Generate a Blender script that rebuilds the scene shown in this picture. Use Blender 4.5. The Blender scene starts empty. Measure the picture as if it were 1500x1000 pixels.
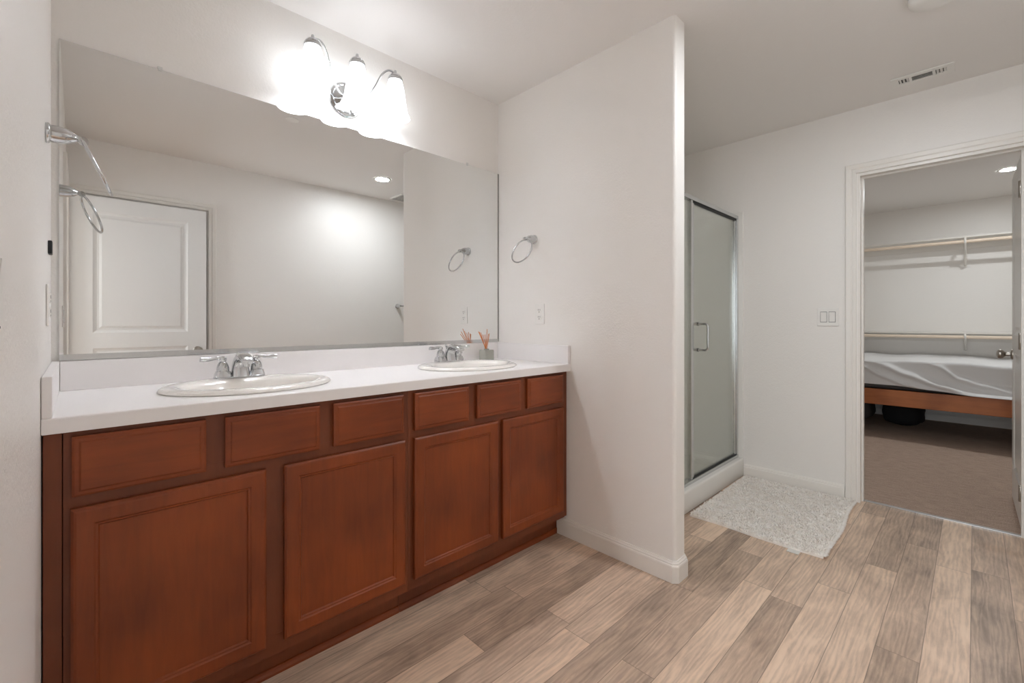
import bpy, bmesh, math, random
from mathutils import Vector, Matrix
random.seed(7)
S = bpy.context.scene
COL = S.collection
PI = math.pi

# ------------------------------------------------------------------ key dimensions (metres)
YW = 2.051      # vanity wall
YF = -.424      # wall behind the camera
XL = -.062      # left wall
XR = 3.523      # wall with the closet doorway
XP, XP2, YP = 1.866, 1.968, .907   # partition: vanity face, shower face, free end
ZC = 2.475      # ceiling
XC = 7.09       # far closet wall
ZT = .914       # counter top

# ------------------------------------------------------------------ camera
cam_d = bpy.data.cameras.new('camera')
cam = bpy.data.objects.new('camera', cam_d); COL.objects.link(cam)
cam.location = (0, 0, 1.1375)
cam.rotation_euler = (PI/2, 0, math.radians(45.93 - 90))
cam_d.sensor_width = 36
cam_d.lens = 656.45/1500*36
cam_d.shift_y = -29.24/1500
cam_d.clip_start = .01
S.camera = cam

# ------------------------------------------------------------------ world, exposure, daylight
wld = bpy.data.worlds.new('world'); S.world = wld; wld.use_nodes = True
wld.node_tree.nodes['Background'].inputs[0].default_value = (.75, .86, 1, 1)
wld.node_tree.nodes['Background'].inputs[1].default_value = .2
S.view_settings.view_transform = 'Standard'
S.view_settings.look = 'None'
S.view_settings.exposure = 1.25
S.cycles.max_bounces = 16; S.cycles.diffuse_bounces = 8; S.cycles.glossy_bounces = 6
S.view_settings.gamma = 1
S.view_settings.use_curve_mapping = False

def area_light(name, loc, rot, sx, sy, watts, col):
    l = bpy.data.lights.new(name, 'AREA'); l.shape = 'RECTANGLE'; l.size = sx; l.size_y = sy
    l.energy = watts; l.color = col
    o = bpy.data.objects.new(name, l); COL.objects.link(o); o.location = loc; o.rotation_euler = rot
    return o
# daylight from the bedroom window beyond the entry doorway on the left
area_light('bedroom_window_daylight', (-2.55, .15, 1.35), (0, -PI/2, 0), 1.7, 1.9, 37, (.835, .93, 1.01))
VANITY_SHADE, VANITY_BULB, CAN_BATH, CAN_CLOSET = 1.75, 66.0, 156.0, 235.0

# ------------------------------------------------------------------ materials
def lin(r, g, b):
    f = lambda c: c/12.92 if c <= .04045 else ((c+.055)/1.055)**2.4
    return (f(r/255), f(g/255), f(b/255), 1)
class NT:
    def __init__(s, name):
        s.m = bpy.data.materials.new(name); s.m.use_nodes = True; s.t = s.m.node_tree
        s.b = s.t.nodes['Principled BSDF']; s.out = s.t.nodes['Material Output']
    def n(s, typ, **kw):
        x = s.t.nodes.new(typ)
        for k, v in kw.items(): setattr(x, k, v)
        return x
    def l(s, a, b): s.t.links.new(a, b)
    def set(s, **kw):
        for k, v in kw.items(): s.b.inputs[k.replace('_', ' ')].default_value = v
    def math(s, op, a, b=None, c=None):
        x = s.n('ShaderNodeMath', operation=op)
        for i, v in enumerate((a, b, c)):
            if v is None: continue
            if isinstance(v, (int, float)): x.inputs[i].default_value = v
            else: s.l(v, x.inputs[i])
        return x.outputs[0]
    def obj(s): return s.n('ShaderNodeTexCoord').outputs['Object']
    def noise(s, vec, scale, detail=2, rough=.5, dist=0):
        x = s.n('ShaderNodeTexNoise'); s.l(vec, x.inputs['Vector'])
        x.inputs['Scale'].default_value = scale; x.inputs['Detail'].default_value = detail
        x.inputs['Roughness'].default_value = rough; x.inputs['Distortion'].default_value = dist
        return x.outputs['Fac']
    def mapping(s, vec, scale):
        x = s.n('ShaderNodeMapping'); s.l(vec, x.inputs['Vector']); x.inputs['Scale'].default_value = scale
        return x.outputs[0]
    def ramp(s, fac, stops):
        x = s.n('ShaderNodeValToRGB'); s.l(fac, x.inputs[0]); e = x.color_ramp.elements
        e[0].position, e[0].color = stops[0]; e[1].position, e[1].color = stops[-1]
        for p, c in stops[1:-1]:
            k = e.new(p); k.color = c
        return x.outputs[0]
    def bump(s, h, strength, dist=.002):
        x = s.n('ShaderNodeBump'); s.l(h, x.inputs['Height']); x.inputs['Strength'].default_value = strength
        x.inputs['Distance'].default_value = dist; s.l(x.outputs[0], s.b.inputs['Normal'])

def plain(name, col, rough=.5, metal=0, **kw):
    t = NT(name); t.set(Base_Color=col, Roughness=rough, Metallic=metal, **kw); return t.m
def textured_paint(name, col, rough, scale, strength):
    t = NT(name); t.set(Base_Color=col, Roughness=rough)
    o = t.obj(); h = t.math('ADD', t.noise(o, scale, 3, .55), t.math('MULTIPLY', t.noise(o, scale*.35, 1), .6))
    t.bump(h, strength, .003); return t.m

M = {}
M['wall'] = textured_paint('wall_paint', lin(240, 237, 233), .42, 120, .30)
M['ceiling'] = textured_paint('ceiling_paint', lin(238, 235, 232), .6, 150, .16)
M['trim'] = plain('white_semigloss_trim', lin(236, 232, 226), .32)
M['doorpaint'] = None
t = NT('white_door_paint'); t.set(Base_Color=lin(232, 231, 229), Roughness=.3)
t.bump(t.noise(t.mapping(t.obj(), (60, 60, 4)), 2.2, 4, .6, 1.2), .10, .002); M['doorpaint'] = t.m
M['counter'] = plain('white_countertop', lin(240, 237, 236), .33)
M['porcelain'] = plain('white_porcelain', lin(238, 234, 228), .08, Coat_Weight=.5, Coat_Roughness=.03)
M['chrome'] = plain('chrome', (.60, .61, .62, 1), .06, 1)
M['nickel'] = plain('brushed_nickel', (.40, .37, .33, 1), .28, 1)
M['alu'] = plain('polished_aluminium', (.60, .61, .61, 1), .22, 1)
M['gasket'] = plain('dark_gasket', (.03, .03, .03, 1), .6)
M['gapgrey'] = plain('grey_gap_strip', lin(150, 147, 143), .4)
M['mirror'] = plain('mirror_silver', (.86, .87, .865, 1), .0, 1)
M['mirroredge'] = plain('mirror_glass_edge', (.16, .19, .18, 1), .15)
M['plastic'] = plain('white_plastic', lin(238, 236, 232), .35)
M['slot'] = plain('dark_slot', (.06, .055, .05, 1), .6)
M['black'] = plain('black_plastic', (.015, .015, .016, 1), .45)
M['acrylic'] = plain('white_acrylic', lin(234, 232, 227), .22)
M['reed'] = plain('orange_reed', lin(205, 120, 58), .6)
M['cream'] = plain('pale_wood_rod', lin(232, 214, 194), .5)
M['mdf'] = plain('white_shelf_paint', lin(230, 226, 220), .4)
M['clip'] = plain('clear_plastic_clip', lin(225, 225, 222), .15)
M['bag'] = plain('black_fabric', (.012, .012, .013, 1), .85)
M['greybag'] = plain('grey_fabric', lin(105, 100, 95), .9)
M['mattress'] = plain('dark_mattress_base', lin(70, 68, 68), .9)
M['tag'] = plain('pale_tag', lin(225, 223, 218), .6)

# stained cabinet wood
def wood_mat(name, dark, light, axis_scale):
    t = NT(name); o = t.obj()
    g = t.noise(t.mapping(o, axis_scale), 1.0, 5, .6, .6)
    bl = t.noise(o, 3.2, 2, .5)
    f = t.math('ADD', t.math('MULTIPLY', g, .30), t.math('MULTIPLY', bl, .72))
    c = t.ramp(f, [(.32, dark), (.72, light)])
    t.l(c, t.b.inputs['Base Color'])
    t.set(Roughness=.42, Coat_Weight=.1, Coat_Roughness=.25, Specular_IOR_Level=.4)
    t.bump(g, .05, .001)
    return t.m
M['cab'] = wood_mat('cherry_stained_wood', lin(104, 45, 15), lin(148, 70, 24), (46, 46, 5))
M['cabh'] = wood_mat('cherry_stained_wood_level', lin(104, 45, 15), lin(148, 70, 24), (5, 46, 46))
M['cabshaded'] = wood_mat('cherry_stained_wood_shaded', lin(98, 47, 23), lin(128, 66, 34), (46, 46, 5))  # same stain as the doors, shade on the frame put into a darker colour
M['pine'] = wood_mat('pine_bed_rail', lin(140, 78, 40), lin(204, 126, 72), (24, 3.0, 24))

# plank floor
t = NT('grey_brown_plank_floor'); o = t.obj()
sep = t.n('ShaderNodeSeparateXYZ'); t.l(o, sep.inputs[0]); X_, Y_ = sep.outputs[0], sep.outputs[1]
PW, PL = .1165, 1.05
ry = t.math('DIVIDE', t.math('SUBTRACT', Y_, .011), PW); row = t.math('FLOOR', ry); fy = t.math('FRACT', ry)
wn = t.n('ShaderNodeTexWhiteNoise', noise_dimensions='1D'); t.l(row, wn.inputs['W'])
rx = t.math('ADD', t.math('DIVIDE', X_, PL), t.math('MULTIPLY', wn.outputs['Value'], 7.3)); colm = t.math('FLOOR', rx); fx = t.math('FRACT', rx)
cmb = t.n('ShaderNodeCombineXYZ'); t.l(row, cmb.inputs[0]); t.l(colm, cmb.inputs[1])
wn2 = t.n('ShaderNodeTexWhiteNoise', noise_dimensions='3D'); t.l(cmb.outputs[0], wn2.inputs['Vector'])
rid = wn2.outputs['Value']
cv = t.n('ShaderNodeCombineXYZ')
t.l(t.math('ADD', X_, t.math('MULTIPLY', rid, 37)), cv.inputs[0]); t.l(Y_, cv.inputs[1]); t.l(t.math('MULTIPLY', rid, 91), cv.inputs[2])
grain = t.noise(t.mapping(cv.outputs[0], (4, 60, 1)), 1.0, 7, .7, 1.2)
blot = t.noise(t.mapping(cv.outputs[0], (3.4, 9, 1)), 1.0, 5, .62, .5)
wv = t.n('ShaderNodeTexWave', wave_type='BANDS', bands_direction='Y')
t.l(t.mapping(cv.outputs[0], (.8, 5, 1)), wv.inputs['Vector'])
wv.inputs['Scale'].default_value = 3.6; wv.inputs['Distortion'].default_value = 16; wv.inputs['Detail'].default_value = 3; wv.inputs['Detail Scale'].default_value = .9
f = t.math('ADD', t.math('MULTIPLY', rid, .27), t.math('ADD', t.math('MULTIPLY', blot, .50), t.math('ADD', t.math('MULTIPLY', grain, .36), t.math('MULTIPLY', wv.outputs['Fac'], .07))))
c = t.ramp(f, [(.37, lin(140, 121, 106)), (.56, lin(192, 167, 146)), (.72, lin(228, 201, 176)), (.92, lin(244, 219, 194))])
ey = t.math('MINIMUM', fy, t.math('SUBTRACT', 1, fy)); ex = t.math('MINIMUM', fx, t.math('SUBTRACT', 1, fx))
sm = t.math('MAXIMUM', t.math('LESS_THAN', ey, .0012/PW), t.math('LESS_THAN', ex, .0012/PL))
mx = t.n('ShaderNodeMix', data_type='RGBA'); t.l(t.math('MULTIPLY', sm, .55), mx.inputs[0]); t.l(c, mx.inputs[6]); mx.inputs[7].default_value = lin(70, 58, 50)
t.l(mx.outputs[2], t.b.inputs['Base Color']); t.set(Roughness=.4)
t.bump(t.math('SUBTRACT', t.math('MULTIPLY', grain, .35), sm), .12, .002)
M['floor'] = t.m

# carpet
t = NT('taupe_carpet'); o = t.obj()
h = t.noise(o, 170, 3, .7); h2 = t.noise(t.mapping(o, (26, 9, 1)), 1.5, 3, .6)
c = t.ramp(t.math('ADD', t.math('MULTIPLY', h, .75), t.math('MULTIPLY', h2, .35)), [(.35, lin(148, 126, 111)), (.75, lin(216, 191, 173))])
t.l(c, t.b.inputs['Base Color']); t.set(Roughness=.95); t.bump(h, .8, .008); M['carpet'] = t.m
# shag
t = NT('white_shag'); o = t.obj()
t.l(t.ramp(t.noise(o, 30, 2), [(.3, lin(246, 240, 233)), (.7, lin(255, 252, 248))]), t.b.inputs['Base Color']); t.set(Roughness=.9); M['shag'] = t.m
# sheet
t = NT('white_sheet'); t.set(Base_Color=lin(226, 226, 226), Roughness=.75); t.bump(t.noise(t.obj(), 14, 3), .15, .01); M['sheet'] = t.m
# clear tinted glass: tint transmission plus surface reflection
t = NT('shower_glass')
tr = t.n('ShaderNodeBsdfTransparent'); tr.inputs[0].default_value = (.93, .945, .925, 1)
gl = t.n('ShaderNodeBsdfGlossy'); gl.inputs['Roughness'].default_value = .02; gl.inputs[0].default_value = (1, 1, 1, 1)
fr = t.n('ShaderNodeFresnel'); fr.inputs[0].default_value = 1.45
ms = t.n('ShaderNodeMixShader'); t.l(t.math('MULTIPLY', fr.outputs[0], .55), ms.inputs[0]); t.l(tr.outputs[0], ms.inputs[1]); t.l(gl.outputs[0], ms.inputs[2])
t.l(ms.outputs[0], t.out.inputs[0]); M['glass'] = t.m
# diffuser jar glass with oil
t = NT('frosted_jar_glass'); t.set(Base_Color=lin(216, 217, 209), Roughness=.12, Transmission_Weight=.65, IOR=1.2); M['jar'] = t.m
def emis(name, col, strength, base=None):
    t = NT(name); t.set(Base_Color=base or (.9, .9, .9, 1), Emission_Color=col, Emission_Strength=strength, Roughness=.3); return t.m
M['shade'] = emis('lit_frosted_shade', (.94, 1, 1.07, 1), VANITY_SHADE)
M['bulb'] = emis('lit_bulb', (.97, 1, 1.07, 1), VANITY_BULB)
M['canlamp'] = emis('lit_downlight_lens', (.96, 1, 1.05, 1), CAN_BATH)
M['closetlamp'] = emis('lit_closet_lens', (.96, 1, 1.02, 1), CAN_CLOSET)

# ------------------------------------------------------------------ mesh helpers
def new(): return bmesh.new()
def box(bm, lo, hi, bev=0, seg=2, mat=0):
    v = [bm.verts.new((x, y, z)) for x in (lo[0], hi[0]) for y in (lo[1], hi[1]) for z in (lo[2], hi[2])]
    fs = [bm.faces.new([v[i] for i in q]) for q in ((0,1,3,2),(4,6,7,5),(0,4,5,1),(2,3,7,6),(0,2,6,4),(1,5,7,3))]
    for f in fs: f.material_index = mat
    if bev:
        es = list({e for f in fs for e in f.edges})
        bmesh.ops.bevel(bm, geom=es, offset=bev, segments=seg, profile=.5, affect='EDGES')
    return fs
def loft(bm, rings, closed_ring=True, caps=(True, True)):
    vr = [[bm.verts.new(p) for p in r] for r in rings]
    n = len(vr[0])
    for a, b in zip(vr, vr[1:]):
        for i in range(n if closed_ring else n-1):
            j = (i+1) % n
            bm.faces.new((a[i], a[j], b[j], b[i]))
    if closed_ring:
        if caps[0]: bm.faces.new(list(reversed(vr[0])))
        if caps[1]: bm.faces.new(vr[-1])
    return vr
def lathe(bm, prof, origin=(0,0,0), axis='z', n=28, caps=(True, True)):
    """prof: (radius, height) pairs along the axis"""
    o = Vector(origin); rings = []
    ax = {'z': (Vector((1,0,0)), Vector((0,1,0)), Vector((0,0,1))), 'x': (Vector((0,1,0)), Vector((0,0,1)), Vector((1,0,0))),
          'y': (Vector((0,0,1)), Vector((1,0,0)), Vector((0,1,0))), '-y': (Vector((1,0,0)), Vector((0,0,1)), Vector((0,-1,0)))}[axis]
    for r, h in prof:
        r = max(r, 1e-4)
        rings.append([o + ax[2]*h + ax[0]*(r*math.cos(2*PI*i/n)) + ax[1]*(r*math.sin(2*PI*i/n)) for i in range(n)])
    return loft(bm, rings, True, caps)
def tube(bm, pts, rad, n=12, closed=False, flat=1.0):
    pts = [Vector(p) for p in pts]; m = len(pts)
    rs = rad if isinstance(rad, (list, tuple)) else [rad]*m
    rings = []; up = None
    for i, p in enumerate(pts):
        a = pts[(i-1) % m] if closed or i else p; b = pts[(i+1) % m] if closed or i < m-1 else p
        d = (b-a).normalized()
        if up is None: up = d.orthogonal().normalized()
        up = (up - d*up.dot(d)).normalized(); s = d.cross(up)
        rings.append([p + up*(rs[i]*math.cos(2*PI*k/n)) + s*(rs[i]*flat*math.sin(2*PI*k/n)) for k in range(n)])
    if closed:
        vr = [[bm.verts.new(q) for q in r] for r in rings]
        for i in range(m):
            a, b = vr[i], vr[(i+1) % m]
            for k in range(n):
                bm.faces.new((a[k], a[(k+1) % n], b[(k+1) % n], b[k]))
    else: loft(bm, rings)
def spline(P, k=8):
    P = [Vector(p) for p in P]; out = []
    for i in range(len(P)-1):
        p0, p1, p2, p3 = P[max(i-1,0)], P[i], P[i+1], P[min(i+2, len(P)-1)]
        for j in range(k):
            t = j/k
            out.append(.5*((2*p1)+(p2-p0)*t+(2*p0-5*p1+4*p2-p3)*t*t+(3*p1-p0-3*p2+p3)*t**3))
    out.append(P[-1]); return out
def sweep(bm, path, prof, f3, side=1):
    """sweep a profile (offset, depth) along a 2-D path with mitred corners; f3(u, v, d) -> 3-D"""
    rings = []; n = len(path)
    nr = lambda a, b: Vector((-(b[1]-a[1]), b[0]-a[0])).normalized()*side
    for i in range(n):
        p = Vector(path[i])
        if i == 0: m = nr(path[0], path[1])
        elif i == n-1: m = nr(path[-2], path[-1])
        else:
            a, b = nr(path[i-1], path[i]), nr(path[i], path[i+1]); m = (a+b)/(1+a.dot(b))
        rings.append([f3(p.x+m.x*o, p.y+m.y*o, d) for o, d in prof])
    loft(bm, rings)
def obj(name, bm, mat, parent=None, smooth=False, loc=None, angle=40):
    bmesh.ops.recalc_face_normals(bm, faces=bm.faces[:])
    me = bpy.data.meshes.new(name)
    off = Vector((0,0,0))
    p = parent
    while p is not None: off += p.location; p = p.parent
    if loc is not None: off = off + Vector(loc)
    if off.length: bmesh.ops.translate(bm, verts=bm.verts[:], vec=-off)
    if smooth:
        for f in bm.faces: f.smooth = True
        for e in bm.edges:
            if len(e.link_faces) == 2 and e.calc_face_angle(0) > math.radians(angle): e.smooth = False
    bm.to_mesh(me); bm.free()
    for m in (mat if isinstance(mat, (list, tuple)) else [mat]): me.materials.append(m)
    o = bpy.data.objects.new(name, me); COL.objects.link(o)
    if loc is not None: o.location = loc
    if parent is not None: o.parent = parent
    return o
def tag(o, label, cat, group=None):
    o['label'] = label; o['category'] = cat
    if group: o['group'] = group
    return o
def thing(name, label, cat, loc=(0,0,0), group=None):
    o = bpy.data.objects.new(name, None); COL.objects.link(o); o.location = loc; o.empty_display_size = .05
    return tag(o, label, cat, group)
def struct(name, bm, mat, parent=None, smooth=False, label=None):
    o = obj(name, bm, mat, parent, smooth)
    if parent is None: o['kind'] = 'structure'
    if label: o['label'] = label
    return o
def copy_tree(o, parent=None):
    c = o.copy(); COL.objects.link(c); c.parent = parent
    for ch in list(o.children): copy_tree(ch, c)
    return c

# ------------------------------------------------------------------ room shell
b = new(); box(b, (XL-.115, YF-.115, -.05), (3.58, YW+.115, 0)); struct('floor', b, M['floor'], label='grey-brown wood plank floor')
b = new(); box(b, (XL-.115, YF-.115, ZC), (XR+.115, YW+.115, ZC+.08)); struct('ceiling', b, M['ceiling'])
b = new(); box(b, (XL-.115, YW, 0), (XR+.115, YW+.115, ZC)); struct('wall_back', b, M['wall'])
LO0, LO1, LH = -.335, .36, 2.055            # entry doorway in the left wall
b = new(); box(b, (XL-.115, LO1, 0), (XL, YW, ZC)); box(b, (XL-.115, YF-.115, 0), (XL, LO0, ZC)); box(b, (XL-.115, LO0, LH), (XL, LO1, ZC)); struct('wall_left', b, M['wall'])
BO0, BO1, BH = -.035, .783, 2.065           # closed door behind the open one
b = new(); box(b, (BO1, YF-.115, 0), (XR+.115, YF, ZC)); box(b, (XL, YF-.115, 0), (BO0, YF, ZC)); box(b, (BO0, YF-.115, BH), (BO1, YF, ZC)); struct('wall_front', b, M['wall'])
RO0, RO1, RH = -.192, .512, 2.062           # closet doorway
b = new(); box(b, (XR, RO1, 0), (XR+.115, YW, ZC)); box(b, (XR, YF, 0), (XR+.115, RO0, ZC)); box(b, (XR, RO0, RH), (XR+.115, RO1, ZC)); struct('wall_right', b, M['wall'])
# partition with rounded free corners
b = new(); r = .018; pl = [(XP, YW)]
for k in range(7):
    a = PI + k/6*PI/2; pl.append((XP+r+r*math.cos(a), YP+r+r*math.sin(a)))
for k in range(7):
    a = 1.5*PI + k/6*PI/2; pl.append((XP2-r+r*math.cos(a), YP+r+r*math.sin(a)))
pl.append((XP2, YW))
loft(b, [[(x, y, 0) for x, y in pl], [(x, y, ZC) for x, y in pl]]); struct('wall_partition', b, M['wall'], smooth=True)

BP = [(0, 0), (.014, 0), (.014, .068), (.0125, .074), (.010, .077), (.010, .082), (.006, .088), (.005, .092), (0, .092)]
def baseboard(name, path, side):
    b = new(); sweep(b, path, BP, lambda u, v, d: Vector((u, v, d)), side); struct(name, b, M['trim'])
c = .013
baseboard('baseboard_partition', [(XP, 1.565), (XP, YP+c), (XP+c, YP), (XP2-c, YP), (XP2, YP+c), (XP2, 1.18)], -1)
baseboard('baseboard_right', [(XR, RO1+.066), (XR, 1.181)], 1)
baseboard('baseboard_front', [(BO1+.066, YF), (XR, YF), (XR, RO0-.066)], 1)
baseboard('baseboard_left', [(XL, 1.56), (XL, LO1+.066)], 1)

CP = [(0, 0), (0, .010), (.004, .0125), (.018, .013), (.020, .011), (.024, .011), (.030, .0155), (.052, .017), (.057, .014), (.057, 0)]
def casing(name, u0, u1, h, f3):
    b = new(); rv = .006
    sweep(b, [(u0-rv, 0), (u0-rv, h+rv), (u1+rv, h+rv), (u1+rv, 0)], CP, f3, 1); struct(name, b, M['trim'])
casing('trim_1', RO0, RO1, RH, lambda u, v, d: Vector((XR-d, u, v)))
casing('trim_2', BO0+.035, BO1, BH, lambda u, v, d: Vector((u, YF+d, v)))
casing('trim_3', LO0+.03, LO1, LH, lambda u, v, d: Vector((XL+d, u, v)))
casing('trim_4', RO0, RO1, RH, lambda u, v, d: Vector((XR+.115+d, u, v)))
# jamb linings with stops
def jamb(name, axis, lo, hi, u0, u1, h, stop):
    b = new(); t_ = .012
    def bx(u0, u1, z0, z1, a0, a1):
        if axis == 'x': box(b, (a0, u0, z0), (a1, u1, z1))
        else: box(b, (u0, a0, z0), (u1, a1, z1))
    bx(u0-.001, u0+t_, 0, h, lo, hi); bx(u1-t_, u1+.001, 0, h, lo, hi); bx(u0+t_, u1-t_, h-t_, h+.001, lo, hi)
    s0, s1 = stop
    bx(u0+t_, u0+t_+.01, 0, h-t_, s0, s1); bx(u1-t_-.01, u1-t_, 0, h-t_, s0, s1); bx(u0+t_+.01, u1-t_-.01, h-t_-.01, h-t_, s0, s1)
    struct(name, b, M['trim'])
jamb('trim_5', 'x', XR-.001, XR+.116, RO0, RO1, RH, (XR+.045, XR+.078))
jamb('trim_6', 'x', XL-.116, XL+.001, LO0, LO1, LH, (XL-.08, XL-.045))
b = new(); box(b, (3.572, RO0+.013, -.002), (3.602, RO1-.013, .006), .0025); struct('trim_7', b, M['alu'], label='metal threshold strip between planks and carpet')

# closet shell
CY0, CY1 = -1.1, 1.35
b = new(); box(b, (3.58, CY0-.1, -.05), (XC+.1, CY1+.1, 0)); struct('floor_closet', b, M['carpet'], label='taupe carpet of the closet')
b = new(); box(b, (XR+.115, CY0-.1, ZC), (XC+.1, CY1+.1, ZC+.08)); struct('ceiling_closet', b, M['ceiling'])
b = new(); box(b, (XC, CY0-.1, 0), (XC+.1, CY1+.1, ZC)); struct('wall_closet_far', b, M['wall'])
b = new(); box(b, (XR+.115, CY1, 0), (XC, CY1+.1, ZC)); struct('wall_closet_left', b, M['wall'])
b = new(); box(b, (XR+.115, CY0-.1, 0), (XC, CY0, ZC)); struct('wall_closet_right', b, M['wall'])
b = new(); box(b, (XR+.06, CY0-.1, 0), (XR+.115, YF-.115, ZC)); struct('wall_closet_near', b, M['wall'])
baseboard('baseboard_closet', [(XC, CY1), (XC, CY0)], -1)
# bedroom beyond the entry doorway
b = new(); box(b, (-2.7, -1.6, -.05), (XL-.115, 1.9, 0)); struct('floor_bedroom', b, M['carpet'])
b = new(); box(b, (-2.7, -1.6, ZC), (XL-.115, 1.9, ZC+.08)); struct('ceiling_bedroom', b, M['ceiling'])
b = new(); box(b, (-2.7, -1.7, 0), (XL-.115, -1.6, ZC)); struct('wall_bedroom_front', b, M['wall'])
b = new(); box(b, (-2.7, 1.9, 0), (XL-.115, 2.0, ZC)); struct('wall_bedroom_back', b, M['wall'])
b = new(); box(b, (-2.8, -1.7, 0), (-2.7, 2.0, ZC)); struct('wall_bedroom_left', b, M['wall'])
b = new(); box(b, (XL-.115, -1.7, 0), (XL-.06, YF-.115, ZC)); struct('wall_bedroom_right', b, M['wall'])

# ------------------------------------------------------------------ panelled doors (leaf along +x from hinge at 0, thickness along y)
def panel_leaf(w, h, th=.035):
    """two-panel moulded leaf, panels recessed on both faces; returns a bmesh, leaf occupies x 0..w, y -th/2..th/2, z 0..h"""
    b = new()
    st, tr, lr0, lr1, br = .125, .108, .928, 1.04, .20
    pans = [(st, w-st, lr1, h-tr), (st, w-st, br, lr0)]
    xs = [0, st, w-st, w]; zs = [0, br, lr0, lr1, h-tr, h]
    for s in (-1, 1):
        y = s*th/2
        for i in range(3):
            for j in range(5):
                if i == 1 and j in (1, 3): continue
                q = [(xs[i], y, zs[j]), (xs[i+1], y, zs[j]), (xs[i+1], y, zs[j+1]), (xs[i], y, zs[j+1])]
                b.faces.new([b.verts.new(p) for p in q])
        for x0, x1, z0, z1 in pans:
            steps = [(0, 0), (.010, .006), (.022, .010), (.034, .009), (.05, .003), (.054, .003)]
            rings = [[(x0+i, y-s*d, z0+i), (x1-i, y-s*d, z0+i), (x1-i, y-s*d, z1-i), (x0+i, y-s*d, z1-i)] for i, d in steps]
            vr = loft(b, rings, True, (False, True))
    for q in (((0,0),(w,0)), ((w,0),(w,h)), ((w,h),(0,h)), ((0,h),(0,0))):
        (xa, za), (xb, zb) = q
        b.faces.new([b.verts.new(p) for p in ((xa,-th/2,za),(xb,-th/2,zb),(xb,th/2,zb),(xa,th/2,za))])
    bmesh.ops.remove_doubles(b, verts=b.verts[:], dist=.0002)
    return b
def lever_or_knob(root, w, th, z):
    for s in (-1, 1):
        b = new()
        lathe(b, [(.031, 0), (.031, .004), (.026, .009), (.012, .011), (.011, .03), (.018, .036), (.027, .045), (.029, .055), (.026, .064), (.014, .070), (.001, .071)],
              (w-.06, s*th/2, z), 'y' if s > 0 else '-y')
        o = obj('door_handle', b, M['nickel'], None, True); o.parent = root; o['label'] = 'brushed nickel round door knob'
def hinges(root, th, h, ys):
    for z in (.2, h*.5, h-.2):
        b = new(); lathe(b, [(.006, -.045), (.0075, -.043), (.0075, .043), (.006, .045)], (-.004, ys*(th/2+.004), z), 'z', 12)
        box(b, (-.003, ys*(th/2-.03), z-.044), (-.0008, ys*th/2, z+.044))
        o = obj('hinge', b, M['nickel'], None, True); o.parent = root
# closet door, swung open into the closet, seen nearly edge-on
b = panel_leaf(.685, 2.035); d1 = obj('door_1', b, M['doorpaint'], None, False); d1['kind'] = 'structure'
d1['label'] = 'white panel door open into the closet at right edge'
d1.location = (XR+.121, RO0+.0005, .014); d1.rotation_euler = (0, 0, math.radians(.6))
lever_or_knob(d1, .685, .035, .915); hinges(d1, .035, 2.035, 1)
# entry door, open and standing in front of the wall behind the camera (seen in the mirror)
b = panel_leaf(.815, 2.035); d2 = obj('door_2', b, M['doorpaint'], None, False); d2['kind'] = 'structure'
d2['label'] = 'white two-panel door reflected at left of mirror'
d2.location = (XL+.012, -.372, .014)
lever_or_knob(d2, .815, .035, .89); hinges(d2, .035, 2.035, 1)
b = new(); box(b, (BO0, YF-.06, .01), (BO1, YF-.02, BH)); o = obj('door_3', b, M['doorpaint']); o['kind'] = 'structure'

# ------------------------------------------------------------------ vanity cabinets
YD, YFR = 1.487, 1.506       # door faces, face frame
def cab_front(name, x0, x1, z0, z1, parent, framed):
    """a door with recessed panel, or a slab drawer front with a bevelled border"""
    b = new(); th = YFR-YD-.001
    if not framed:
        steps = [(0, th), (0, .006), (.005, .0035), (.012, .003), (.016, 0)]
        rings = [[(x0+i, YD+d, z0+i), (x1-i, YD+d, z0+i), (x1-i, YD+d, z1-i), (x0+i, YD+d, z1-i)] for i, d in steps]
        loft(b, rings, True, (True, True)); return obj(name, b, M['cabh'], parent)
    fw = .052
    steps = [(0, th), (0, .005), (.005, .001), (.010, 0), (fw-.012, 0), (fw-.008, .003), (fw-.004, .0035), (fw, .009)]
    rings = [[(x0+i, YD+d, z0+i), (x1-i, YD+d, z0+i), (x1-i, YD+d, z1-i), (x0+i, YD+d, z1-i)] for i, d in steps]
    loft(b, rings, True, (False, False)); dr = obj(name, b, M['cab'], parent)
    b = new(); box(b, (x0+fw-.001, YD+.008, z0+fw-.001), (x1-fw+.001, YD+.014, z1-fw+.001)); obj('door_panel', b, M['cab'], dr)
    return dr
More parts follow.
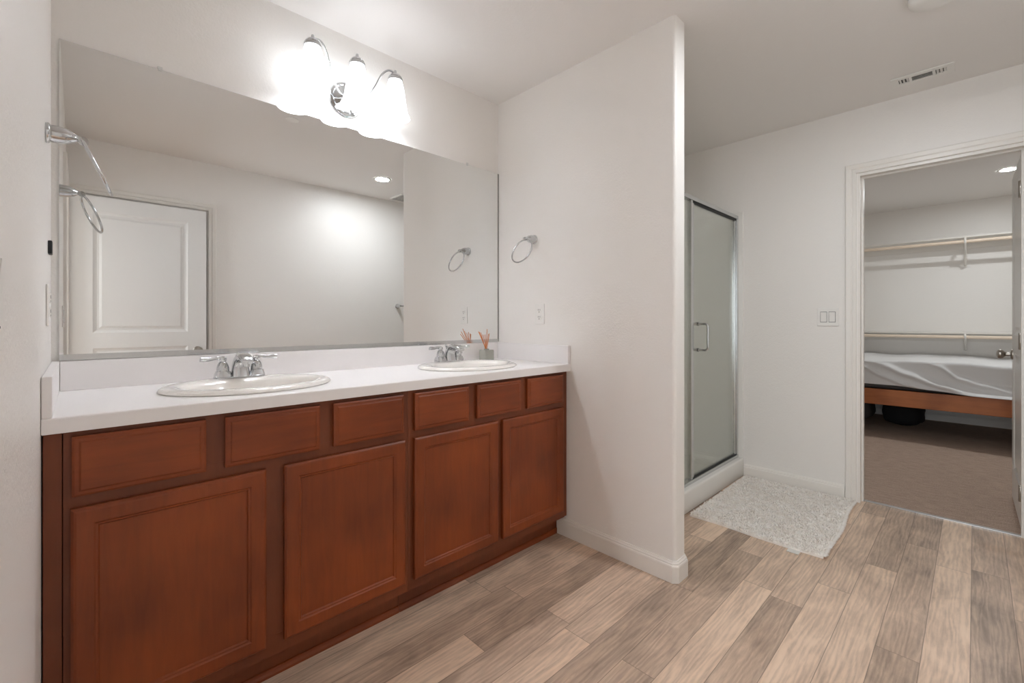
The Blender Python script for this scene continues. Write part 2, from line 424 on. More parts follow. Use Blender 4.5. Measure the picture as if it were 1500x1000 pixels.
def cabinet(x0, x1, drawers, doors, label, fl, fr):
    root = thing('vanity_cabinet', label, 'cabinet', ((x0+x1)/2, 1.78, 0), 'vanity base cabinets')
    zt = ZT-.039; zb = .108
    b = new(); th = .019
    # carcass: sides, bottom, back
    box(b, (x0+.001, YFR+th, zb), (x0+.017, YW-.002, zt)); box(b, (x1-.017, YFR+th, zb), (x1-.001, YW-.002, zt))
    box(b, (x0+.017, YFR+th, zb), (x1-.017, YW-.002, zb+.016)); box(b, (x0+.017, YW-.008, zb+.016), (x1-.017, YW-.002, zt))
    obj('carcass', b, M['cabshaded'], root)
    b = new(); fx0, fx1 = x0+fl, x1-fr
    st = .04
    mids = [(doors[0][1]+doors[1][0])/2]
    box(b, (fx0+.0005, YFR, zb), (fx0+st, YFR+th, zt)); box(b, (fx1-st, YFR, zb), (fx1-.0005, YFR+th, zt))
    box(b, (fx0+st, YFR, zt-.045), (fx1-st, YFR+th, zt)); box(b, (fx0+st, YFR, .675), (fx1-st, YFR+th, .735)); box(b, (fx0+st, YFR, zb), (fx1-st, YFR+th, .17))
    for m in mids: box(b, (m-.04, YFR+.0005, .17), (m+.04, YFR+th, .675))
    for a, c_ in zip(drawers, drawers[1:]):
        m = (a[1]+c_[0])/2; box(b, (m-.04, YFR+.0005, .735), (m+.04, YFR+th, zt-.045))
    obj('face_frame', b, M['cabshaded'], root)
    if fl:
        b = new(); box(b, (x0+.0005, YFR+.003, zb), (fx0-.0012, YFR+th, zt), .0015); obj('filler_strip', b, M['cabshaded'], root)
    if fr:
        b = new(); box(b, (fx1+.0012, YFR+.003, zb), (x1-.0005, YFR+th, zt), .0015); obj('filler_strip', b, M['cabshaded'], root)
    b = new(); box(b, (x0+.001, 1.578, 0), (x1-.001, 1.595, zb)); obj('toe_kick', b, M['cabshaded'], root)
    b = new(); sweep(b, [(x0+.001, 1.578), (x1-.001, 1.578)], [(0, 0), (.013, 0), (.013, .008), (.009, .016), (.004, .021), (0, .022)], lambda u, v, d: Vector((u, v, d)), -1)
    obj('shoe_molding', b, M['cabh'], root)
    for a, c_ in drawers: cab_front('drawer', a, c_, .7185, .8625, root, False)
    for a, c_ in doors: cab_front('door', a, c_, .148, .690, root, True)
    return root
cabinet(XL+.002, .904, [(-.011, .257), (.303, .570), (.615, .881)], [(-.013, .409), (.461, .886)], 'reddish-brown wooden vanity cabinet against the left wall', .034, 0)
cabinet(.904, XP-.001, [(.928, 1.191), (1.237, 1.505), (1.550, 1.818)], [(.926, 1.358), (1.388, 1.820)], 'reddish-brown wooden vanity cabinet against the white partition wall', 0, .022)

# ------------------------------------------------------------------ countertop with splashes
SX = (.435, 1.395); SY = 1.752
YC0 = 1.4826
ct = thing('countertop', 'long white countertop with splashes on the wooden vanity', 'countertop', ((XL+XP)/2, 1.75, ZT-.038))
def counter_slab():
    b = new(); x0, x1, y0, y1 = XL+.001, XP-.001, YC0, YW-.001; z0, z1 = ZT-.038, ZT
    ce = .004
    N = 64; ha, hb = .238, .192; hw = .285
    def rectpt(cx, ang):
        c_, s_ = math.cos(ang), math.sin(ang)
        ky0, ky1 = y0+ce-SY, y1-SY
        k = min(hw/abs(c_) if abs(c_) > 1e-9 else 9, (ky1/s_ if s_ > 0 else ky0/s_) if abs(s_) > 1e-9 else 9)
        return cx+c_*k, SY+s_*k
    for z in (z1, z0):
        xs = [x0]
        for cx in SX: xs += [cx-hw, cx+hw]
        xs.append(x1)
        for i in (0, 2, 4):
            q = [(xs[i], y0+ce), (xs[i+1], y0+ce), (xs[i+1], y1), (xs[i], y1)]
            b.faces.new([b.verts.new((x, y, z)) for x, y in q])
        for cx in SX:
            ky = [math.atan2(y0+ce-SY, hw), math.atan2(y0+ce-SY, -hw), math.atan2(y1-SY, hw), math.atan2(y1-SY, -hw)]
            angs = sorted([2*PI*k/N-PI for k in range(N)] + ky)
            inn = [b.verts.new((cx+ha*math.cos(a), SY+hb*math.sin(a), z)) for a in angs]
            out = [b.verts.new((*rectpt(cx, a), z)) for a in angs]
            for k in range(len(angs)):
                j = (k+1) % len(angs); b.faces.new((inn[k], inn[j], out[j], out[k]))
    # hole walls
    for cx in SX:
        r0 = [(cx+ha*math.cos(2*PI*k/N), SY+hb*math.sin(2*PI*k/N), z0) for k in range(N)]
        loft(b, [r0, [(x, y, z1) for x, y, _ in r0]], True, (False, False))
    # eased front edge and ends
    pr = [(y0+ce, z0), (y0, z0+.001), (y0, z1-ce), (y0+ce*.3, z1-ce*.3), (y0+ce, z1)]
    loft(b, [[(x0, y, z) for y, z in pr], [(x1, y, z) for y, z in pr]], False)
    for x in (x0, x1): b.faces.new([b.verts.new((x, y, z)) for y, z in pr+[(y1, z1), (y1, z0)]])
    b.faces.new([b.verts.new(p) for p in ((x0, y1, z0), (x1, y1, z0), (x1, y1, z1), (x0, y1, z1))])
    bmesh.ops.remove_doubles(b, verts=b.verts[:], dist=.00005)
    return b
obj('top', counter_slab(), M['counter'], ct)
SH = ZT+.096; st = .019
b = new(); box(b, (XL+st+.001, YW-.02, ZT), (XP-st-.001, YW-.001, SH), .002); obj('backsplash', b, M['counter'], ct)
b = new(); box(b, (XL+.001, YC0+.002, ZT), (XL+st, YW-.001, SH), .002); obj('side_splash', b, M['counter'], ct)
b = new(); box(b, (XP-st, YC0+.002, ZT), (XP-.001, YW-.001, SH), .002); obj('side_splash', b, M['counter'], ct)

# ------------------------------------------------------------------ sinks
def sink(label):
    r = thing('sink', label, 'sink', (0, 0, 0), 'oval drop-in sinks')
    b = new(); n = 64
    lv = [(.232, .187, 0, -.004), (.258, .213, 0, .0005), (.261, .216, 0, .004), (.258, .213, 0, .010), (.250, .205, 0, .0145), (.240, .195, 0, .0165), (.226, .176, -.004, .0165),
          (.214, .150, -.020, .0145), (.206, .139, -.024, .009), (.200, .132, -.026, -.002), (.190, .124, -.026, -.04), (.165, .105, -.024, -.09), (.11, .07, -.02, -.125), (.05, .035, -.02, -.137), (.024, .022, -.02, -.139)]
    loft(b, [[(a*math.cos(2*PI*k/n), yc+bb*math.sin(2*PI*k/n), z) for k in range(n)] for a, bb, yc, z in lv], True, (False, True))
    # outside of the bowl
    lv2 = [(.232, .187, 0, -.004), (.222, .165, -.010, -.012), (.205, .135, -.024, -.05), (.178, .117, -.024, -.10), (.12, .08, -.02, -.138), (.03, .03, -.02, -.150)]
    loft(b, [[(a*math.cos(2*PI*k/n), yc+bb*math.sin(2*PI*k/n), z) for k in range(n)] for a, bb, yc, z in lv2], True, (False, True))
    bmesh.ops.remove_doubles(b, verts=b.verts[:], dist=.00005)
    o = obj('basin', b, M['porcelain'], None, True, angle=60); o.parent = r
    b = new(); lathe(b, [(.021, 0), (.022, .002), (.018, .004), (.004, .005)], (0, -.02, -.1388)); o = obj('drain', b, M['chrome'], None, True); o.parent = r; o['label'] = 'chrome drain'
    return r
s1 = sink('white oval sink nearer the left wall'); s1.location = (SX[0], SY, ZT+.0002)
s2 = copy_tree(s1); s2.location = (SX[1], SY, ZT+.0002); s2['label'] = 'white oval sink beside the reed diffuser'

# ------------------------------------------------------------------ faucets (deck at z 0, spout towards -y)
def rrect(cx, cy, z, w, d, r, n=5):
    out = []
    for sx, sy, a0 in ((1, 1, 0), (-1, 1, PI/2), (-1, -1, PI), (1, -1, 1.5*PI)):
        for k in range(n):
            a = a0+k/(n-1)*PI/2; out.append((cx+sx*(w/2-r)+r*math.cos(a), cy+sy*(d/2-r)+r*math.sin(a), z))
    return out
def faucet(label):
    r = thing('faucet', label, 'faucet', (0, 0, 0), 'chrome two-handle faucets')
    def ad(name, b):
        o = obj(name, b, M['chrome'], None, True, angle=45); o.parent = r; return o
    b = new(); loft(b, [rrect(0, 0, 0, .168, .054, .02), rrect(0, 0, .004, .168, .054, .02), rrect(0, 0, .007, .160, .046, .018)]); ad('base_plate', b)
    # spout: body rising and bending forward
    b = new(); secs = [(-.006, .004, .062, .054, 0), (-.005, .022, .058, .048, 3), (-.006, .044, .052, .042, 14), (-.016, .064, .047, .036, 44), (-.042, .077, .044, .028, 76), (-.075, .076, .042, .023, 98), (-.100, .067, .040, .020, 114), (-.108, .061, .034, .014, 120)]
    rings = []
    for y, z, w, d, tl in secs:
        tl = math.radians(tl); rr = rrect(0, 0, 0, w, d, min(w, d)*.38)
        # section plane turns from level to facing forward
        rings.append([(px, y+py*math.cos(tl), z+py*math.sin(tl)) for px, py, _ in rr])
    loft(b, rings); ad('spout', b)
    b = new(); lathe(b, [(.011, 0), (.011, -.012), (.009, -.014)], (0, -.096, .058)); ad('aerator', b)
    b = new(); tube(b, [(0, .026, .006), (0, .026, .075)], .003, 8); lathe(b, [(.0035, .070), (.007, .074), (.007, .084), (.003, .088)], (0, .026, 0), n=12); ad('lift_rod', b)
    for s in (-1, 1):
        b = new(); x = s*.055
        loft(b, [rrect(x, 0, .005, .052, .052, .010), rrect(x, 0, .010, .051, .051, .010), rrect(x, 0, .025, .043, .043, .010)])
        lathe(b, [(.0195, .022), (.0205, .027), (.020, .038), (.0175, .048), (.0135, .056), (.009, .060)], (x, 0, 0))
        hd = ad('handle', b)
        b = new(); lathe(b, [(.007, .057), (.0115, .062), (.0125, .069), (.0105, .076), (.003, .079)], (x, 0, 0))
        path = spline([(x, 0, .069), (x+s*.018, -.002, .073), (x+s*.044, -.005, .070), (x+s*.070, -.008, .071)], 6)
        rs = [.0075-.002*math.sin(PI*min(1, i/(len(path)-1)*1.2)) for i in range(len(path))]
        tube(b, path, rs, 12, flat=1.35); o = obj('lever', b, M['chrome'], None, True, angle=45); o.parent = hd
    return r
f1 = faucet('chrome two-handle faucet on the left sink'); f1.location = (.436, 1.918, ZT+.0168)
f2 = copy_tree(f1); f2.location = (1.398, 1.918, ZT+.0168); f2['label'] = 'chrome two-handle faucet beside the orange reeds'

# ------------------------------------------------------------------ reed diffuser
JX, JY = 1.703, 1.972
rd = thing('reed_diffuser', 'small square glass jar holding orange reeds on countertop', 'reed diffuser', (JX, JY, ZT))
b = new()
def sq(z, w, r=.006): return rrect(JX, JY, z, w, w, r)
loft(b, [sq(ZT+.0003, .058), sq(ZT+.003, .064), sq(ZT+.056, .064), sq(ZT+.060, .060), sq(ZT+.060, .030, .012), sq(ZT+.066, .026, .012), sq(ZT+.066, .020, .009), sq(ZT+.05, .020, .009)], True, (True, True))
obj('jar', b, M['jar'], rd, True)
for k in range(8):
    a = random.uniform(0, 2*PI); top = (JX-.030+.034*math.cos(2*PI*k/8), JY-.012+.028*math.sin(2*PI*k/8), ZT+.165+random.uniform(-.02, .022))
    b = new(); tube(b, [(JX+.005*math.cos(a), JY+.005*math.sin(a), ZT+.052), top], .0019, 6); obj('reed', b, M['reed'], rd, True)

# ------------------------------------------------------------------ mirror
MX0, MX1, MZ0, MZ1 = -.044, 1.857, 1.0145, 2.046
mr = thing('mirror', 'wide frameless mirror on the wall above the countertop', 'mirror', ((MX0+MX1)/2, YW, MZ0))
b = new(); box(b, (MX0, YW-.0065, MZ0+.002), (MX1, YW-.001, MZ1))
for f in b.faces:
    f.material_index = 0 if f.calc_center_median().y < YW-.006 else 1
obj('glass', b, [M['mirror'], M['mirroredge']], mr)
b = new(); box(b, (MX0, YW-.0105, MZ0-.003), (MX1, YW-.0005, MZ0)); box(b, (MX0, YW-.0105, MZ0), (MX1, YW-.0085, MZ0+.016)); obj('bottom_channel', b, M['alu'], mr)
b = new(); box(b, (MX1-.001, YW-.0075, MZ0), (MX1+.0082, YW-.0005, MZ1)); obj('gap_strip', b, M['gapgrey'], mr)  # added strip, its grey stands in for the shaded gap beside the partition
for x in (.212, 1.62):
    b = new(); box(b, (x-.005, YW-.011, MZ1-.005), (x+.005, YW-.0072, MZ1+.002), .0015); box(b, (x-.007, YW-.0072, MZ1+.001), (x+.007, YW-.0005, MZ1+.011), .0015); obj('clip', b, M['clip'], mr)

# ------------------------------------------------------------------ vanity light
VL = (.900, YW, 2.172)
vl = thing('vanity_light', 'three-lamp chrome vanity light with bell shades above mirror', 'wall light', VL)
b = new(); lathe(b, [(.078, 0.0005), (.080, .006), (.076, .013), (.066, .016), (.062, .013), (.050, .016), (.030, .026), (.016, .034), (.010, .038)], VL, '-y', 40); obj('backplate', b, M['chrome'], vl, True)
yl, zsh = YW-.122, 2.111
for i, x in enumerate((.706, .900, 1.090)):
    b = new(); s = (x-.9)/.19
    if i == 1: P = [(x, YW-.032, 2.172), (x, YW-.060, 2.205), (x, YW-.075, 2.265), (x, YW-.085, 2.318), (x, YW-.105, 2.330), (x, yl, 2.322)]
    else: P = [(.9+s*.018, YW-.034, 2.172), (.9+s*.060, YW-.060, 2.178), (.9+s*.100, YW-.085, 2.235), (.9+s*.128, YW-.105, 2.300), (.9+s*.158, YW-.118, 2.328), (x, yl, 2.322)]
    tube(b, spline(P, 8), .0048, 10); obj('arm', b, M['chrome'], vl, True)
    b = new(); lathe(b, [(.034, 2.286), (.0355, 2.290), (.0345, 2.297), (.030, 2.300), (.031, 2.304), (.025, 2.313), (.012, 2.320), (.005, 2.323), (.007, 2.330), (.005, 2.337), (.001, 2.339)], (x, yl, 0)); obj('cap', b, M['chrome'], vl, True)
    b = new(); lathe(b, [(.030, 2.289), (.036, 2.270), (.042, 2.240), (.047, 2.205), (.052, 2.165), (.058, 2.135), (.066, 2.117), (.0695, 2.111), (.0665, 2.112), (.055, 2.136), (.049, 2.166), (.044, 2.205), (.039, 2.24), (.033, 2.268), (.028, 2.286)], (x, yl, 0), n=36, caps=(False, False)); obj('lamp_shade', b, M['shade'], vl, True)
    b = new(); lathe(b, [(.012, 2.29), (.013, 2.24), (.018, 2.225), (.027, 2.200), (.030, 2.182), (.027, 2.165), (.015, 2.154), (.001, 2.152)], (x, yl, 0), n=20); obj('bulb', b, M['bulb'], vl, True)

# ------------------------------------------------------------------ towel rings (wall plane x 0, sticking out along +x)
def towel_ring(label):
    r = thing('towel_ring', label, 'towel ring', (0, 0, 0), 'chrome towel rings')
    b = new(); lathe(b, [(.0255, .0003), (.0265, .003), (.0255, .007), (.0225, .009), (.0225, .026), (.020, .040), (.015, .052), (.0085, .060), (.0075, .066)], (0, 0, 0), 'x')
    b2 = b; lathe(b2, [(.001, -.009), (.0105, -.0085), (.0115, 0), (.0105, .0085), (.001, .009)], (.072, 0, -.004), 'y', 16)
    o = obj('post', b, M['chrome'], None, True, angle=50); o.parent = r
    b = new(); c0 = Vector((.074, 0, -.012)); dr = Vector((.395, 0, -.9187)); R_ = .072
    cc = c0+dr*(R_-.004)
    tube(b, [cc+Vector((0, R_*math.sin(2*PI*k/48), 0))+dr*(-R_*math.cos(2*PI*k/48)) for k in range(48)], .0042, 10, True)
    o = obj('ring', b, M['chrome'], None, True); o.parent = r
    return r
tr1 = towel_ring('chrome towel ring on the left wall beside the mirror'); tr1.location = (XL, 1.69, 1.632)
tr2 = copy_tree(tr1); [setattr(o_, 'rotation_euler', (0, 0, math.radians(-7.3))) for o_ in tr1.children if o_.name.startswith('ring')]; tr2.location = (XP, 1.745, 1.603); tr2.rotation_euler = (0, 0, PI); tr2['label'] = 'chrome towel ring on the partition wall above the outlet'

# ------------------------------------------------------------------ outlets and switches (plate facing +x)
def wall_plate(name, label, cat, w, h, fill, group=None):
    r = thing(name, label, cat, (0, 0, 0), group)
    b = new(); box(b, (0.0002, -w/2, -h/2), (.006, w/2, h/2), .0025); o = obj('plate', b, M['plastic'], None); o.parent = r
    if fill == 'outlet':
        for z in (.0195, -.0195):
            b = new(); loft(b, [rrect(0, 0, 0, .033, .028, .009), rrect(0, 0, .0022, .032, .027, .009)])
            bmesh.ops.transform(b, matrix=Matrix(((0, 0, 1, .0058), (1, 0, 0, 0), (0, 1, 0, z), (0, 0, 0, 1))), verts=b.verts[:])
            so = obj('socket', b, M['plastic'], None); so.parent = r
            b = new()
            for y in (-.0065, .0065): box(b, (.0079, y-.0013, z-.001), (.0083, y+.0013, z+.008))
            box(b, (.0079, -.0028, z-.0105), (.0083, .0028, z-.006))
            s_ = obj('slots', b, M['slot'], None); s_.parent = so
    else:
        n = fill
        for k in range(n):
            y = (k-(n-1)/2)*.046
            b = new(); box(b, (.0058, y-.0185, -.0345), (.0066, y+.0185, .0345)); o = obj('rocker_frame', b, M['slot'], None); o.parent = r
            b = new(); v = [(.0066, -.032), (.0066, .032), (.0105, .032), (.0078, 0), (.0086, -.032)]
            loft(b, [[(x, y-.0165, z) for x, z in v], [(x, y+.0165, z) for x, z in v]]); o = obj('rocker', b, M['plastic'], None); o.parent = r
    return r
o1 = wall_plate('wall_outlet', 'white duplex outlet on the partition wall under the towel ring', 'outlet', .072, .114, 'outlet', 'wall outlets')
o2 = copy_tree(o1); o2['label'] = 'white outlet on the left wall, seen edge-on above the side splash'
o1.location = (XP, 1.701, 1.180); o1.rotation_euler = (0, 0, PI); o2.location = (XL, 1.76, 1.182)
sw = wall_plate('light_switch', 'white double rocker switch on the wall beside the closet doorway', 'light switch', .118, .117, 2, 'light switches')
sw.location = (XR, .668, 1.167); sw.rotation_euler = (0, 0, PI)
sw2 = wall_plate('light_switch', 'white switch plate on the left wall at the frame edge', 'light switch', .118, .117, 2, 'light switches')
sw2.location = (XL, .632, 1.165)
b = new(); box(b, (XL+.0003, 1.825, 1.330), (XL+.009, 1.865, 1.368), .002); tag(obj('wall_hook', b, M['black'], None, loc=(XL, 1.845, 1.33)), 'small black block stuck to the left wall beside the mirror', 'wall hook')

# ------------------------------------------------------------------ towel bar on the wall behind the camera (seen in the mirror)
tb = thing('towel_bar', 'chrome towel bar end reflected near the partition edge', 'towel bar', (2.85, YF, 1.30))
for x in (2.575, 3.12):
    b = new(); lathe(b, [(.0265, .0003), (.0265, .006), (.022, .009), (.022, .03), (.016, .048), (.010, .06), (.012, .07), (.010, .078), (.001, .08)], (x, YF, 1.31), 'y'); obj('post', b, M['chrome'], tb, True)
b = new(); tube(b, [(2.575, YF+.066, 1.31), (3.12, YF+.066, 1.31)], .0085, 14); obj('bar', b, M['chrome'], tb, True)

# ------------------------------------------------------------------ ceiling fittings
def downlight(x, y, r, lamp, label):
    rt = thing('recessed_light', label, 'ceiling light', (x, y, ZC), 'recessed ceiling lights')
    b = new(); lathe(b, [(r+.022, -.0003), (r+.022, -.003), (r+.012, -.006), (r, -.005), (r-.006, -.0015), (r-.006, -.0005)], (x, y, ZC), n=40, caps=(False, False)); obj('trim_ring', b, M['plastic'], rt, True)
    b = new(); lathe(b, [(r-.004, -.0004), (r-.004, -.003), (r*.6, -.004), (.001, -.0045)], (x, y, ZC), n=40); obj('lens', b, lamp, rt, True)
downlight(2.056, .21, .062, M['canlamp'], 'lit round ceiling downlight reflected in the mirror')
downlight(5.88, -.205, .052, M['closetlamp'], 'lit round downlight in the closet ceiling')
b = new(); lathe(b, [(.084, -.0003), (.085, -.012), (.080, -.022), (.066, -.030), (.040, -.034), (.001, -.035)], (2.511, .113, ZC), n=40); tag(obj('smoke_detector', b, M['plastic'], None, True, loc=(2.511, .113, ZC)), 'round white domed ceiling fitting at the top frame edge', 'smoke detector')
b = new(); lathe(b, [(.040, -.0003), (.041, -.004), (.037, -.007), (.001, -.0075)], (1.019, .942, ZC), n=36); tag(obj('sprinkler_cover', b, M['plastic'], None, True, loc=(1.019, .942, ZC)), 'small plain white ceiling disc reflected in the mirror', 'sprinkler cover')
ef = thing('exhaust_fan', 'white square ceiling fan cover glimpsed in the mirror', 'exhaust fan', (2.55, -.19, ZC))
b = new(); box(b, (2.42, -.31, ZC-.014), (2.68, -.07, ZC-.0003), .004); obj('cover', b, M['plastic'], ef)
b = new()
for k in range(8): box(b, (2.44, -.292+k*.027, ZC-.0155), (2.66, -.284+k*.027, ZC-.0138))
obj('grille_slots', b, M['slot'], ef)
# supply vent: long side along y
VX0, VX1, VY0, VY1 = 3.228, 3.352, .073, .326
ve = thing('ceiling_vent', 'white ceiling vent with dark slots above closet doorway', 'vent', ((VX0+VX1)/2, (VY0+VY1)/2, ZC))
b = new(); box(b, (VX0+.01, VY0+.01, ZC-.0012), (VX1-.01, VY1-.01, ZC-.0003)); obj('duct_opening', b, M['slot'], ve)
b = new(); zt_, zb_ = ZC-.0012, ZC-.008
fx0, fx1 = VX0+.032, VX1-.032; L = VY1-VY0; ya, yb_ = VY0+.030, VY1-.030
box(b, (VX0, VY0, zb_), (fx0, VY1, zt_), .002); box(b, (fx1, VY0, zb_), (VX1, VY1, zt_), .002)
box(b, (fx0, VY0, zb_), (fx1, ya, zt_)); box(b, (fx0, yb_, zb_), (fx1, VY1, zt_))
c0, c1 = VY0+.085, VY1-.085
box(b, (fx0, c0-.012, zb_), (fx1, c0, zt_)); box(b, (fx0, c1, zb_), (fx1, c1+.012, zt_)); obj('frame', b, M['plastic'], ve)
for k in range(4):
    x = fx0+.009+k*.014; b = new(); v = [(x-.0045, zb_), (x-.0035, zb_), (x+.0045, zt_), (x+.0035, zt_)]
    loft(b, [[(p, c0, z) for p, z in v], [(p, c1, z) for p, z in v]]); obj('slat', b, M['plastic'], ve)
for (u0, u1) in ((ya, c0-.012), (c1+.012, yb_)):
    for k in range(3):
        y = u0+(k+.5)*(u1-u0)/3-.001; sg = 1 if u0 > .2 else -1; b = new(); v = [(y-.0045*sg, zb_), (y-.0033*sg, zb_), (y+.0052*sg, zt_), (y+.004*sg, zt_)]
        loft(b, [[(fx0, p, z) for p, z in v], [(fx1, p, z) for p, z in v]]); obj('slat', b, M['plastic'], ve)

# ------------------------------------------------------------------ shower
SY0, SZ = 1.181, .136
sh = thing('shower_stall', 'white shower stall with glass door behind the partition wall', 'shower', ((XP2+XR)/2, 1.6, 0))
b = new(); box(b, (XP2+.0155, SY0, .0002), (XR-.001, SY0+.11, SZ), .012, 3); box(b, (XP2+.0155, SY0+.105, .0002), (XR-.001, YW-.001, .05)); obj('pan', b, M['acrylic'], sh, True)
b = new(); zt = 1.945
box(b, (XP2+.001, SY0+.012, SZ-.03), (XP2+.013, YW-.013, zt), .003); box(b, (XR-.013, SY0+.004, SZ-.02), (XR-.0008, YW-.013, zt), .004); box(b, (XP2+.001, YW-.013, .05), (XR-.001, YW-.001, zt), .003)
obj('surround', b, M['acrylic'], sh)
yg = SY0+.053
b = new(); a0, a1 = XP2+.014, XR-.014
box(b, (a0, yg-.018, 1.892), (a1, yg+.018, 1.918), .003); box(b, (a0, yg-.020, SZ-.001), (a1, yg+.020, SZ+.020), .003)
box(b, (a0, yg-.016, SZ+.02), (a0+.022, yg+.016, 1.892), .002); box(b, (a1-.024, yg-.016, SZ+.02), (a1, yg+.016, 1.892), .002)
PXs = 2.752
box(b, (PXs-.022, yg-.013, SZ+.02), (PXs-.002, yg+.013, 1.892), .002)
obj('frame', b, M['alu'], sh)
b = new(); box(b, (a0+.020, yg-.003, SZ+.018), (PXs-.020, yg+.003, 1.894)); obj('fixed_panel', b, M['glass'], sh)
dx0, dx1, dz0, dz1 = PXs+.006, a1-.028, SZ+.026, 1.880
b = new(); fw = .016
box(b, (dx0, yg-.009, dz0), (dx0+fw, yg+.009, dz1), .002); box(b, (dx1-fw, yg-.009, dz0), (dx1, yg+.009, dz1), .002)
dr = obj('door', b, M['alu'], sh)
b = new(); box(b, (dx0+fw-.003, yg-.003, dz0), (dx1-fw+.003, yg+.003, dz1)); obj('door_glass', b, M['glass'], dr)
b = new(); box(b, (dx0, yg-.006, dz1), (dx1, yg+.006, dz1+.011)); box(b, (dx0, yg-.006, dz0-.005), (dx1, yg+.006, dz0)); box(b, (PXs-.0015, yg-.006, dz0), (dx0-.0005, yg+.006, dz1)); obj('seal', b, M['gasket'], dr)
b = new(); hx = 2.862
for s in (-1, 1):
    z0, z1 = .955, 1.122; pr = .060
    P = [(hx, yg+s*.003, z0)] + [(hx, yg+s*(pr-.02+.02*math.sin(k/5*PI/2)), z0+.02-.02*math.cos(k/5*PI/2)) for k in range(6)] + [(hx, yg+s*(pr-.02+.02*math.cos(k/5*PI/2)), z1-.02+.02*math.sin(k/5*PI/2)) for k in range(6)] + [(hx, yg+s*.003, z1)]
    tube(b, P, .0075, 12)
    for z in (z0, z1): lathe(b, [(.013, .003), (.013, .007), (.009, .009)], (hx, yg, z), 'y' if s > 0 else '-y', 16)
obj('handle', b, M['chrome'], dr, True)

# ------------------------------------------------------------------ bath mat
cs = [Vector((2.566, 1.158)), Vector((3.496, 1.166)), Vector((3.498, .528)), Vector((2.560, .500))]
bmt = thing('bath_mat', 'white shaggy bath mat on the floor before the shower', 'bath mat', (3.03, .84, 0))
def matpt(u, v):
    p = (cs[0]*(1-u)+cs[1]*u)*(1-v)+(cs[3]*(1-u)+cs[2]*u)*v
    p.y += .010*math.sin(u*9+1)*v*(1 if v > .5 else 0)*.6
    p.x += .006*math.sin(v*7)*(1-u)
    return p
b = new(); nu, nv = 40, 30
grid = [[b.verts.new((*matpt(i/nu, j/nv), .011+.002*math.sin(i*.7+j*.9))) for j in range(nv+1)] for i in range(nu+1)]
for i in range(nu):
    for j in range(nv): b.faces.new((grid[i][j], grid[i+1][j], grid[i+1][j+1], grid[i][j+1]))
ex = bmesh.ops.extrude_face_region(b, geom=b.faces[:]); 
for v in [g for g in ex['geom'] if isinstance(g, bmesh.types.BMVert)]: v.co.z = .001
obj('backing', b, M['shag'], bmt, True)
b = new(); rng = random.Random(3)
for k in range(42000):
    u, v = rng.random(), rng.random()
    if k % 12 == 0: v = 1-rng.random()*.012
    p = matpt(u, v); h = rng.uniform(.008, .016); a = rng.uniform(0, 2*PI); le = rng.uniform(.002, .012)
    edge = v > .985
    tip = Vector((p.x+le*math.cos(a), p.y+le*math.sin(a)-(.012 if edge else 0), .010+h*(.3 if edge else .8)))
    if tip.x > 3.507: tip.x = 3.507
    w = rng.uniform(.0016, .0030); c_, s_ = math.cos(a+1.57)*w, math.sin(a+1.57)*w
    m = Vector((p.x, p.y, .010)); q = m*.45+tip*.55; q.z += .002
    A, B_, C_, D_ = (b.verts.new(m-Vector((c_, s_, 0))), b.verts.new(m+Vector((c_, s_, 0))), b.verts.new(q+Vector((c_, s_, 0))), b.verts.new(q-Vector((c_, s_, 0))))
    T = b.verts.new(tip); b.faces.new((A, B_, C_, D_)); b.faces.new((D_, C_, T))
o = obj('pile', b, M['shag'], bmt); o['kind'] = 'stuff'
b = new(); box(b, (2.520, .598, .001), (2.566, .650, .0035), .0008); obj('label_tag', b, M['tag'], bmt)

# ------------------------------------------------------------------ closet shelves with rods
def shelf(z, label, rodz, drop):
    r = thing('closet_shelf', label, 'shelf', (6.92, .1, z), 'closet shelves with hanging rods')
    b = new(); box(b, (6.785, CY0+.001, z-.018), (XC-.001, CY1-.001, z), .0015); obj('board', b, M['mdf'], r)
    b = new(); box(b, (XC-.019, CY0+.001, z-.107), (XC-.001, CY1-.001, z-.0185), .002); obj('cleat', b, M['mdf'], r)
    b = new(); tube(b, [(6.750, CY0+.002, rodz), (6.750, CY1-.002, rodz)], .017, 16); obj('rod', b, M['cream'], r, True)
    y = .072; b = new()
    box(b, (XC-.024, y-.014, z-drop), (XC-.0192, y+.014, z-.0185)); box(b, (6.79, y-.014, z-.024), (XC-.02, y+.014, z-.0185))
    tube(b, spline([(6.795, y, z-.022), (6.735, y, rodz+.022), (6.726, y, rodz), (6.740, y, rodz-.023), (6.765, y, rodz-.023), (6.80, y, rodz-.02-drop*.1), (6.90, y, rodz-.02-drop*.32), (6.98, y, rodz-.04-drop*.5), (XC-.026, y, z-drop+.015)], 6), .010, 8)
    obj('bracket', b, M['mdf'], r)
shelf(2.050, 'white upper closet shelf with pale hanging rod', 1.985, .30)
shelf(1.022, 'white lower closet shelf with pale rod behind the bed', .972, .20)

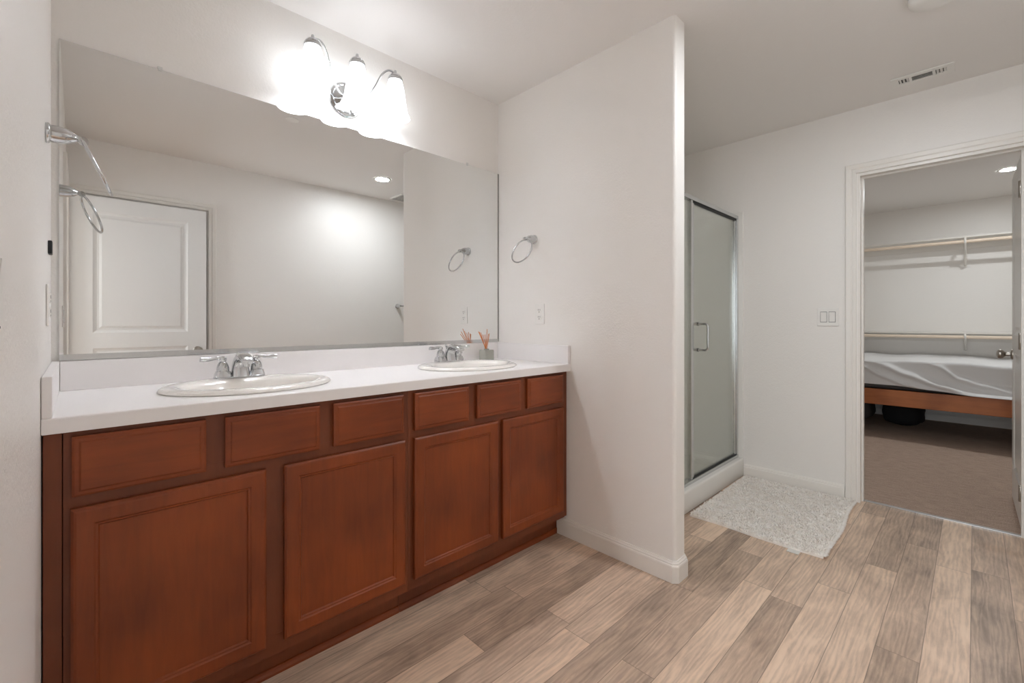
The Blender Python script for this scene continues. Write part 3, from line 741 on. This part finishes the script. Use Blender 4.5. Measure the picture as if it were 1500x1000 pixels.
# ------------------------------------------------------------------ bed
BX, BY0, BY1 = 5.72, -.72, 1.2
bd = thing('bed_frame', 'orange-brown wooden bed frame inside the closet', 'bed', (6.4, .24, 0))
b = new(); box(b, (BX, BY0, .314), (BX+.035, BY1, .468), .004); obj('side_rail', b, M['pine'], bd)
b = new(); box(b, (XC-.06, BY0, .314), (XC-.025, BY1, .468), .004); obj('side_rail', b, M['pine'], bd)
for y in (BY0-.03, BY1):
    b = new(); box(b, (BX, y, .314), (XC-.025, y+.03, .468), .004); obj('end_rail', b, M['pine'], bd)
for x in (BX+.036, XC-.13):
    for y in (BY0+.001, BY1-.071):
        b = new(); box(b, (x, y, .0005), (x+.07, y+.07, .42), .003); obj('leg', b, M['pine'], bd)
b = new(); box(b, (BX+.036, BY0+.001, .421), (XC-.061, BY1-.001, .455)); obj('platform', b, M['mattress'], bd)
mt = thing('mattress', 'mattress under a loose white sheet on the bed frame', 'mattress', (6.4, .24, .469))
mx0, mx1 = BX+.022, XC-.028
b = new(); box(b, (mx0, BY0+.02, .4695), (mx1, BY1-.02, .728), .03, 3); obj('core', b, M['mattress'], mt, True)
# sheet: top and front drop with diagonal pulled folds
def interp(P, x):
    if x <= P[0][0]: return P[0][1]
    for (a, va), (c_, vc) in zip(P, P[1:]):
        if x <= c_: t_ = (x-a)/(c_-a); t_ = t_*t_*(3-2*t_)*.5+t_*.5; return va+(vc-va)*t_
    return P[-1][1]
def fold(y, z):
    # s runs from the doorway's left jamb (0) to its right (1); w from the top edge (0) to the rail (1)
    s = (.80-y)/1.03; w = (.757-z)/.285
    d = 0
    for P, amp, wid in (([(-.6, -.4), (.1, .05), (.34, .46), (.56, .77), (.78, .98), (1.3, 1.12)], .036, .10), ([(-.6, -.2), (0, .22), (.16, .56), (.32, .80), (.6, 1.0)], .022, .075), ([(.4, -.2), (.55, .12), (.68, .5), (.83, .67), (1, .83), (1.4, 1.05)], .020, .07)):
        c_ = interp(P, s); q = (w-c_)/wid
        d += amp*(math.exp(-q*q)+.45*(math.exp(-((w-c_-.05)/(wid*2.6))**2) if w > c_ else math.exp(-q*q))*.5)
    return d
b = new(); ny, nz, nx = 150, 36, 30
def hem(y):
    s = (.80-y)/1.03
    return interp([(-.6, .50), (0, .512), (.25, .512), (.5, .497), (.75, .478), (1, .474), (1.5, .49)], s)
rows = []
for i in range(ny+1):
    y = BY0+.012+(BY1-BY0-.024)*i/ny; line = []
    topz = .757+.006*math.sin(y*7)+.004*math.sin(y*15+1)
    for j in range(nx+1):
        x = mx1-.005-(mx1-mx0-.02)*j/nx; line.append((x, y, topz-.002+.004*math.sin(x*9+y*4)))
    hz = hem(y)
    for j in range(1, 5):
        a = j/4*PI/2; line.append((mx0+.015-.022*math.sin(a)-fold(y, topz)*.5*math.sin(a), y, topz-.02+.02*math.cos(a)))
    z0 = topz-.02
    for j in range(1, nz+1):
        z = z0+(hz-z0)*j/nz
        line.append((mx0-.009-fold(y, z)*min(1, .5+j/12), y, z))
    rows.append(line)
loft(b, rows, False); 
o = obj('sheet', b, M['sheet'], mt, True, angle=80); o['label'] = 'white crumpled sheet'
sd = o.modifiers.new('thickness', 'SOLIDIFY'); sd.thickness = .002; sd.offset = -1
# bags under the bed
def soft(name, c_, s_, mat, label, cat, seed):
    b = new(); bmesh.ops.create_cube(b, size=1); bmesh.ops.subdivide_edges(b, edges=b.edges[:], cuts=7, use_grid_fill=True)
    rg = random.Random(seed); ph = [rg.uniform(0, 6) for _ in range(4)]
    for v in b.verts:
        p = v.co*2; k = (abs(p.x)**5+abs(p.y)**5+abs(p.z)**5)**.2; p = p/max(k, .01)
        w = 1+.05*math.sin(p.x*3+ph[0])*math.sin(p.y*4+ph[1])+.03*math.sin(p.z*6+ph[2]+p.x*5)
        v.co = Vector((c_[0]+p.x*s_[0]/2*w, c_[1]+p.y*s_[1]/2*w, max(.002, c_[2]+p.z*s_[2]/2*w)))
    return tag(obj(name, b, mat, None, True, loc=(c_[0], c_[1], 0)), label, cat)
dz = soft('duffel_bag', (6.66, .56, .145), (.5, .34, .27), M['bag'], 'black soft bag on the carpet under the bed', 'bag', 1)
soft('storage_bag', (6.72, .96, .12), (.40, .26, .23), M['greybag'], 'grey soft bag under the bed by the doorway jamb', 'bag', 2)
